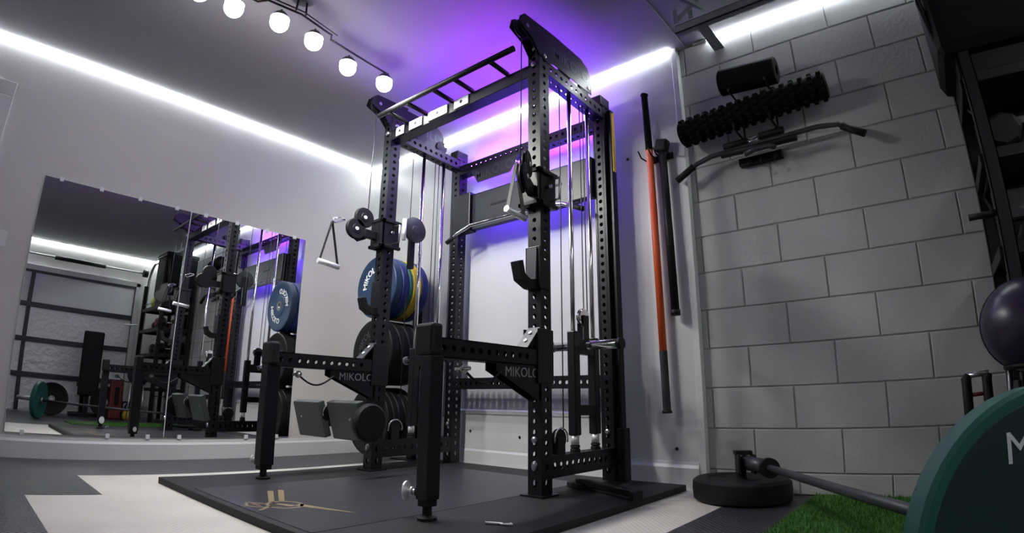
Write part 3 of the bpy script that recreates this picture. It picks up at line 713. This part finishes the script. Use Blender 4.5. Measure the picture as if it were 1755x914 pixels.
for th, m, txt, lab in ((.064, 'blue', True, 'dark blue lettered bumper plate at the front of the upper peg'),
                   (.060, 'blue2', False, 'bright blue bumper plate second from the front on the upper peg'),
                   (.034, 'green', False, 'green bumper plate between blue and yellow on the upper peg'),
                   (.050, 'yellow', False, 'thick yellow bumper plate on the upper peg'),
                   (.022, 'yellow', False, 'thin yellow plate behind the thick yellow one'),
                   (.064, 'blue2', False, 'blue bumper plate at the wall end of the upper peg')):
    plate(PX, y, 1.247, (0, -1, 0), .232 if m != 'green' else .230, th, m, lab, text=txt, group=GA); y += th + .003
y = YP0
for i, (th, lab) in enumerate(((.075, 'thick black lettered bumper plate at the front of the middle peg'), (.075, 'thick black bumper plate second on the middle peg'), (.075, 'thick black bumper plate third on the middle peg'), (.06, 'black bumper plate at the wall end of the middle peg'))):
    plate(PX, y, .770, (0, -1, 0), .232, th, 'rubber_black', lab, text=(i == 0), group='black plates on the middle peg'); y += th + .003
y = YP0
for i, (th, lab) in enumerate(((.045, 'thin black plate at the front of the lowest peg'), (.045, 'black plate second from the front on the lowest peg'), (.05, 'black plate in the middle of the lowest peg'), (.05, 'black plate fourth on the lowest peg'), (.05, 'black plate at the wall end of the lowest peg'))):
    plate(PX, y, .290, (0, -1, 0), .232, th, 'rubber_black', lab, text=False, group='black plates on the lowest peg'); y += th + .003

# foot rest with two charcoal pads, low on the left front post
t = thing('foot_rest', (1.0, -.86, .3), 'pair of charcoal rectangular foot pads mounted low on the left front post', 'foot rest')
def padbox(c, hx, hz, lean, yaw):
    u = Vector((math.cos(yaw), math.sin(yaw), 0)); n = Vector((math.sin(yaw), -math.cos(yaw), 0))
    v = Vector((0, 0, 1)) * math.cos(lean) - n * math.sin(lean) * -1
    n2 = u.cross(v).normalized()
    return B().obox(c, u * hx, v * hz, n2 * .022)
link('pad', padbox((.935, -1.0, .322), .148, .108, .30, .0), 'pad', t, mods=(('bevel', .006),))
link('pad', padbox((1.335, -1.01, .325), .150, .108, .30, .0), 'pad', t, mods=(('bevel', .006),))
link('mount_tube', B().box(1.215, 1.257, -.98, -.799, .25, .31).box(1.0, 1.42, -.975, -.945, .28, .32), 'black', t, mods=BV)
link('pulley', B().lathe((1.12, -1.0, .36), (1, 0, 0), [(0, 0), (0, .046), (.006, .05), (.013, .04), (.02, .05), (.026, .046), (.026, 0)], 28), 'black2', t, smooth=.6)
link('pulley_guard', B().tube([(1.15, -1.0 + .055 * math.cos(a), .36 + .055 * math.sin(a)) for a in [PI * (.1 + 1.0 * i / 12) for i in range(13)]], .004, 8), 'chrome', t)
link('end_disc', B().lathe((1.50, -1.0, .32), (1, 0, 0), [(0, 0), (0, .095), (.01, .10), (.035, .10), (.045, .09), (.045, 0)], 32), 'rubber_black', t, smooth=.6)
link('pad_bolt', B().lathe((1.40, -1.036, .33), (0, -.95, .30), [(0, .009), (.006, .008), (.006, 0)], 12), 'chrome', t)
link('pad_bolt', B().lathe((.86, -1.026, .33), (0, -.95, .30), [(0, .006), (.003, .005), (.003, 0)], 12), 'zinc', t)

# brace tube and pin lying on the platform
t = thing('floor_bar', (2.8, -.7, .03), 'black tube foot lying on the rubber behind the right front post', 'brace')
link('tube', B().obox((2.80, -.695, .060), (.20, -.085, 0), (.008, .020, 0), (0, 0, .015)), 'black', t, mods=(('bevel', .006),))
link('foot_pad', B().obox((2.62, -.618, .045), (.05, -.02, 0), (.018, .045, 0), (0, 0, .013)), 'rubber_black', t, mods=(('bevel', .005),))
link('end_cap', B().obox((3.0, -.78, .052), (.014, -.006, 0), (.010, .025, 0), (0, 0, .021)), 'rubber_black', t, mods=(('bevel', .005),))
tag(link('hitch_pin', B().tube([(2.80, -1.60, .036), (2.855, -1.575, .036), (2.86, -1.585, .036), (2.885, -1.56, .036), (2.875, -1.555, .036)], .0048, 8), 'silver'), 'small chrome hitch pin lying on the rubber border', 'pin')

# ------------------------------------------------------------------ landmine corner: flat plate, post, barbell, green plate
t = thing('flat_bumper_plate', (3.185, -.185, 0), 'thick black bumper plate lying flat on the tiles below the block wall', 'weight plate')
pr = [(0, .03), (0, .20), (.012, .217), (.055, .22), (.088, .217), (.100, .20), (.100, .15), (.096, .145), (.096, .09), (.10, .085), (.10, .03), (0, .03)]
link('disc', B().lathe((3.185, -.185, 0), (0, 0, 1), pr, 64), 'rubber_black', t, smooth=.6)
link('steel_hub', B().lathe((3.185, -.185, 0), (0, 0, 1), [(.001, .026), (.001, .04), (.099, .04), (.099, .026), (.001, .026)], 28), 'zinc', t)
S = Vector((3.335, -.285, .160)); E_ = Vector((4.174, -1.864, .229)); U = (E_ - S).normalized()
t = thing('landmine_attachment', (3.2, -.2, .10), 'black landmine post standing in the flat plate and holding the barbell', 'landmine')
link('post', B().tube([(3.185, -.185, .002), (3.185, -.185, .19)], .022, 18), 'black2', t)
side = U.cross(Vector((0, 0, 1))).normalized()
link('yoke', B().obox(Vector((3.215, -.215, .165)) + side * .034, U * .045, side * .005, (0, 0, .042)).obox(Vector((3.215, -.215, .165)) - side * .034, U * .045, side * .005, (0, 0, .042)).obox(Vector((3.20, -.20, .212)), U * .03, side * .038, (0, 0, .010)), 'black2', t, mods=BV)
link('barbell_socket', B().tube([(3.205, -.205, .172), S + U * .005], [.030, .033], 24), 'grey', t)
t = thing('barbell', S, 'long grey barbell running from the landmine to the green plate', 'barbell')
link('shaft', B().tube([S + U * .02, E_ - U * .045], .0145, 18), 'grey', t)
link('collar', B().tube([S - U * .005, S + U * .028], .042, 28), 'black2', t)
link('collar', B().tube([E_ - U * .085, E_ - U * .056], .040, 28), 'zinc', t)
link('sleeve', B().tube([E_ - U * .056, E_ + U * .25], .0248, 24), 'zinc', t)
g = plate(E_.x, E_.y, E_.z, U, .225, .053, 'green', 'green bumper plate with white lettering on the barbell, nearest the camera', text=False)
# face coloured dark for its unlit side, with raised rim and lettering
upv = Vector((0, 0, 1)); rt = upv.cross(U).normalized(); up2 = U.cross(rt)
link('face_inlay', B().lathe(E_ - U * .0025, U, [(0, .046), (.0035, .05), (.0035, .205), (.0, .209), (-.002, .209), (-.002, .046), (0, .046)], 56), 'green_face', g, smooth=.5)
text_obj('MIKOLO', .060, E_ + U * .0015 - rt * .093 + up2 * .141, rt, up2, 'white', g, align='LEFT', bold=0., depth=.001)
text_obj('MIKOLO', .060, E_ + U * .0015 + rt * .093 - up2 * .141, -rt, -up2, 'white', g, align='LEFT', bold=0., depth=.001)

# turf: backing sheet plus blades
t = link('artificial_turf', B().box(3.462, 4.0, -1.55, YB - .012, 0, .010), 'turf')
tag(t, 'green artificial turf mat on the floor under the barbell', 'turf mat')
gb = B()
for i in range(5200):
    x, y_ = random.uniform(3.465, 3.995), random.uniform(-1.1, .02)
    a = random.uniform(0, PI); h_ = random.uniform(.012, .022); dx, dy = .0022 * math.cos(a), .0022 * math.sin(a)
    lx, ly = random.uniform(-.008, .008), random.uniform(-.008, .008)
    v = [gb.bm.verts.new((x - dx, y_ - dy, .009)), gb.bm.verts.new((x + dx, y_ + dy, .009)), gb.bm.verts.new((x + lx, y_ + ly, .009 + h_))]
    gb.bm.faces.new(v)
gb.keep = True
o = link('blades', gb, 'turf_blade', t); o['kind'] = 'stuff'

# ------------------------------------------------------------------ storage rack at the right
RX0, RX1, RYb, RYf = 4.315, 5.30, -.02, -.42
t = thing('storage_rack', (4.8, -.22, 0), 'black steel storage rack against the block wall at the right edge', 'storage rack')
for (x, y_) in ((RX0, RYb), (RX0 + .012, RYf), (RX1, RYb), (RX1, RYf)):
    link('post', B().perf_tube((x + .025, y_ - .0, 0), (x + .025, y_ - .0, 1.98), .05, .05, (1, 0, 0), sides=(0, 0, 0, 0)), 'black', t)
for z_ in (.46, .94, 1.30, 1.62):
    sh = link('shelf', B().box(RX0 + .05, RX1, RYf - .02, RYf + .02, z_ - .045, z_).box(RX0 + .05, RX1, RYb - .02, RYb + .015, z_ - .045, z_).box(RX0, RX0 + .05, RYf + .025, RYb - .025, z_ - .045, z_).box(RX1, RX1 + .05, RYf + .025, RYb - .025, z_ - .045, z_), 'black', t, mods=BV)
    sub('deck', B().box(RX0 + .04, RX1 + .01, RYf + .02, RYb - .02, z_ - .012, z_ - .002), 'black2', sh)
for k in range(6):
    a = .35 + k * .22
    link('side_brace', B().tube([(RX0 + .025, RYf + .02, a), (RX0 + .025, RYb - .02, a + .22 if k % 2 else a - .0)], .007, 8), 'black2', t)
link('side_peg', B().tube([(RX0 + .02, RYf - .0, 1.058), (RX0 - .085, RYf - .0, 1.056)], .013, 16), 'black2', t)
link('top_rail', B().tube([(RX0 + .03, RYf, 1.685), (RX1, RYf, 1.685)], .006, 8), 'zinc', t)
# things on it
t = thing('duffel_bag', (4.5, -.22, 1.66), 'large black bag on top of the storage rack, nearest the ceiling', 'bag')
link('body', B().box(4.262, 4.74, -.47, -.02, 1.70, 2.34), 'foam', t, mods=(('bevel', .06),))
link('flap', B().prism([(-.485, 2.30), (-.47, 2.36), (-.02, 2.36), (-.02, 2.30)], 'x', 4.28, 4.73), 'black2', t, mods=(('bevel', .01),))
link('strap', B().tube([(4.28, -.44, 2.25), (4.245, -.42, 2.0), (4.262, -.40, 1.84), (4.30, -.40, 1.74)], .014, 10), 'black2', t)
link('base_board', B().box(4.32, 4.72, -.43, -.02, 1.622, 1.70), 'black2', t)
def dumbbell(x, y_, z_, lab, m='rubber_black', L=.30, R=.055):
    t = thing('dumbbell', (x, y_, z_), lab, 'dumbbell', 'dumbbells on the storage rack')
    link('handle', B().tube([(x, y_ - L / 2 + .07, z_ + R), (x, y_ - .03, z_ + R), (x, y_, z_ + R), (x, y_ + L / 2 - .07, z_ + R)], [.014, .017, .018, .014], 16), 'chrome', t)
    for s_ in (-1, 1):
        link('head', B().lathe((x, y_ + s_ * (L / 2 - .08), z_ + R), (0, s_, 0), [(0, 0), (0, R * .85), (.01, R), (.07, R), (.08, R * .8), (.08, 0)], 8), m, t)
dumbbell(4.425, -.27, 1.30, 'dumbbell nearest the left end of the upper rack shelf', R=.072)
dumbbell(4.59, -.27, 1.30, 'red dumbbell on the upper rack shelf', 'red', R=.072)
dumbbell(4.74, -.22, 1.30, 'third dumbbell along the upper rack shelf')
dumbbell(4.90, -.22, 1.30, 'fourth dumbbell along the upper rack shelf')
dumbbell(4.50, -.22, .94, 'larger dumbbell at the left of the middle rack shelf', R=.075)
dumbbell(4.68, -.22, .94, 'larger dumbbell second on the middle rack shelf', R=.075)
dumbbell(4.87, -.22, .94, 'larger dumbbell third on the middle rack shelf', R=.075)
for x0_, z0_, x1_, h_, lab in ((4.42, 1.302, 4.86, .20, 'black storage crate behind the dumbbells on the upper rack shelf'), (4.40, .942, 4.96, .16, 'black storage crate behind the dumbbells on the middle rack shelf')):
    t = thing('storage_crate', (x0_, -.1, z0_), lab, 'crate', 'crates on the storage rack')
    link('tub', B().box(x0_, x1_, -.065, -.035, z0_, z0_ + h_).box(x0_, x0_ + .012, -.065, -.035, z0_, z0_ + h_), 'black2', t, mods=BV)
    link('rim', B().box(x0_ - .008, x1_ + .008, -.072, -.03, z0_ + h_, z0_ + h_ + .015), 'rubber_black', t, mods=BV)
# kettlebells and ball low down
def ball(name, c, R, m, lab, seam=True):
    t = thing(name, c, lab, 'ball')
    link('shell', B().lathe(c, (0, 0, 1), [(R * math.sin(a), R * math.cos(a)) for a in [(-PI / 2 + PI * i / 20) for i in range(21)]], 40), m, t, smooth=True)
    link('seam', B().tube([(c[0] + (R + .0005) * math.cos(2 * PI * i / 36), c[1], c[2] + (R + .0005) * math.sin(2 * PI * i / 36)) for i in range(37)], .0025, 6), 'black2', t)
    return t
t = thing('ball_stand', (4.312, -.62, 0), 'low black ring stand under the dark ball', 'stand')
link('ring', B().tube([(4.312 + .085 * math.cos(2 * PI * i / 28), -.62 + .085 * math.sin(2 * PI * i / 28), .512) for i in range(29)], .009, 8), 'black2', t)
for k in range(3):
    a = 2 * PI * k / 3 + .4
    link('leg', B().tube([(4.312 + .085 * math.cos(a), -.62 + .085 * math.sin(a), .512), (4.312 + .12 * math.cos(a), -.62 + .12 * math.sin(a), .012)], .009, 8), 'zinc', t)
ball('medicine_ball', (4.312, -.62, .640), .15, 'purple_ball', 'dark purple round medicine ball beside the storage rack post')
ball('slam_ball', (5.18, -.24, 1.618 + .12), .12, 'lime', 'lime green ball on top of the storage rack, seen in the mirror')
ball('slam_ball', (4.92, -.24, 1.618 + .115), .115, 'rubber_black', 'black ball on top of the storage rack between bag and lime ball')
t = thing('parallette', (4.17, -.25, 0), 'black looped handle frame standing on the floor left of the rack', 'handle frame')
for x in (4.115, 4.19):
    link('loop_leg', B().tube([(x, -.25, .002), (x, -.25, .49), (x + .01, -.25, .508)], [.019, .019, .013], 14), 'rubber_black', t)
link('crossbar', B().tube([(4.115, -.25, .503), (4.20, -.25, .510)], .011, 12), 'zinc', t)
link('crossbar', B().tube([(4.115, -.25, .43), (4.19, -.25, .435)], .008, 12), 'red', t)
link('base', B().box(4.08, 4.235, -.33, -.17, .002, .02), 'black2', t, mods=BV)

# items standing at the garage side (seen in the mirror)
t = thing('weight_bench', (5.05, -1.12, 0), 'black weight bench folded upright in front of the garage door, seen in the mirror', 'bench')
link('back_pad', B().box(4.98, 5.05, -1.26, -.98, .30, 1.22), 'black2', t, mods=(('bevel', .02),))
link('seat_pad', B().box(5.06, 5.40, -1.22, -1.02, .42, .49), 'black2', t, mods=(('bevel', .015),))
link('frame', B().box(5.05, 5.10, -1.15, -1.09, .05, 1.1).box(5.05, 5.45, -1.15, -1.09, .35, .41), 'black', t, mods=BV)
link('foot', B().box(5.03, 5.10, -1.35, -.89, .0, .05), 'black', t, mods=BV)
link('foot', B().box(5.40, 5.46, -1.30, -.94, .0, .05).box(5.41, 5.45, -1.15, -1.09, .05, .42), 'black', t, mods=BV)
for i, (yy, lab) in enumerate(((-1.55, 'black plate leaning by the folded bench, nearer the camera, seen in the mirror'), (-.80, 'black plate leaning by the folded bench, nearer the block wall, seen in the mirror'))):
    plate(5.20, yy, .226, (-1, 0, .0), .225, .06, 'rubber_black', lab, text=False, group='loose plates by the garage door')
def kettle(x, y_, s_, m, lab):
    t = thing('kettlebell', (x, y_, 0), lab, 'kettlebell', 'kettlebells on the floor')
    link('body', B().lathe((x, y_, 0), (0, 0, 1), [(0, 0), (0, s_ * .6), (s_ * .3, s_ * .93), (s_ * .9, s_), (s_ * 1.5, s_ * .75), (s_ * 1.75, s_ * .35), (s_ * 1.75, 0)], 28), m, t, smooth=True)
    link('handle', B().tube([(x, y_ - s_ * .55, s_ * 1.5), (x, y_ - s_ * .62, s_ * 2.2), (x, y_ - s_ * .4, s_ * 2.6), (x, y_ + s_ * .4, s_ * 2.6), (x, y_ + s_ * .62, s_ * 2.2), (x, y_ + s_ * .55, s_ * 1.5)], s_ * .16, 12), 'black2', t)
kettle(4.62, -.62, .085, 'yellow', 'yellow kettlebell on the floor before the storage rack')
kettle(4.78, -.62, .095, 'rubber_black', 'black kettlebell on the floor before the storage rack')
t = thing('punch_cushion', (4.80, -.72, 0), 'dark red upright pad standing before the storage rack, seen in the mirror', 'pad')
link('cover', B().prism([(4.74, .0), (4.86, .0), (4.85, .52), (4.76, .55)], 'y', -.86, -.68), 'red', t, mods=(('bevel', .02),))
link('strap', B().box(4.735, 4.745, -.80, -.74, .2, .45), 'black2', t)
tag(link('fluorescent_tube', B().tube([(5.3, -.47, 1.42), (5.3, -.66, 1.40)], .012, 10), 'white'), 'short white tube leaning on the garage jamb, seen in the mirror', 'tube')

survey(rackfit, ('power_rack', 'weight_carriage', 'spotter_arm', 'cable_trolley', 'counter_pulley', 'j_cup', 'resistance_band'))
survey(rackfit, [o.name for o in bpy.data.objects if o.name in ('cable_stirrup',)] + ['cable_stirrup'])
for o in bpy.data.objects:                                   # the chrome bar sits on the rack, the other one on the block wall
    if o.name == 'lat_bar.001' or o.name == 'lat_bar': pass
def one(name, fn):
    o = bpy.data.objects[name]
    for c in [o] + list(o.children_recursive):
        if c.type == 'MESH':
            for v in c.data.vertices: v.co = fn(v.co)
    if o.type == 'EMPTY':
        o.location = fn(o.location)
        for c in o.children: c.matrix_parent_inverse = Matrix.Translation(-o.location)
one('lat_bar', rackfit)
wallfit = lambda p: Vector((p[0] - .017 - (p[0] - 2.76) * .0235, p[1], p[2] + .006))
one('lat_bar.001', wallfit)
survey(wallfit, ('foam_roller', 'weighted_bar', 'bar_hook', 'wall_attachment_hooks', 'row_handle', 'roller_bracket'))
survey(shift(-.022, .032, H - 2.52), ('ceiling_track_light',))
survey(shift(-.03, .035, .004), ('garage_door_track',))
survey(shift(-.13, .168, 0), ('floor_bar',))
survey(shift(-.125, .262, -.001), ('hitch_pin',))
survey(shift(-.03, 0, .012), ('storage_rack', 'duffel_bag', 'dumbbell', 'slam_ball', 'storage_crate'))
survey(shift(.28, .06, 0), ('weight_bench', 'kettlebell', 'punch_cushion', 'fluorescent_tube'))
for o in bpy.data.objects:
    if 'surveyed' in o: del o['surveyed']
# ------------------------------------------------------------------ camera (wide lens with slight barrel distortion)
cd = bpy.data.cameras.new('camera'); cam = bpy.data.objects.new('camera', cd); C.objects.link(cam)
Rv = Vector((.76843188, .63988639, .00760576)); Uv = Vector((.1461996, -.18711549, .97139769)); Fv = Vector((-.62300732, .74534099, .23733664))
loc = Vector((4.0118, -2.8057, .4532))
cam.matrix_world = Matrix(((Rv.x, Uv.x, -Fv.x, loc.x), (Rv.y, Uv.y, -Fv.y, loc.y), (Rv.z, Uv.z, -Fv.z, loc.z), (0, 0, 0, 1)))
cd.type = 'PANO'; cd.sensor_width = 36; cd.sensor_fit = 'HORIZONTAL'; cd.clip_start = .01; cd.clip_end = 60
cd.panorama_type = 'FISHEYE_LENS_POLYNOMIAL'
cd.fisheye_fov = PI
cd.fisheye_polynomial_k0 = 0
SG = -1
cd.fisheye_polynomial_k1 = SG * 5.29554697e-02; cd.fisheye_polynomial_k2 = SG * -2.17815277e-04
cd.fisheye_polynomial_k3 = SG * -2.39373335e-05; cd.fisheye_polynomial_k4 = SG * 7.77808964e-07
sc = bpy.context.scene; sc.camera = cam

w = bpy.data.worlds.new('world'); sc.world = w; w.use_nodes = True
w.node_tree.nodes['Background'].inputs[0].default_value = (.02, .02, .022, 1)
w.node_tree.nodes['Background'].inputs[1].default_value = 1
sc.view_settings.view_transform = 'Standard'; sc.view_settings.look = 'None'
sc.view_settings.gamma = 1; sc.view_settings.exposure = 1.6; sc.view_settings.use_curve_mapping = False
sc.cycles.use_denoising = True
sc.cycles.max_bounces = 8
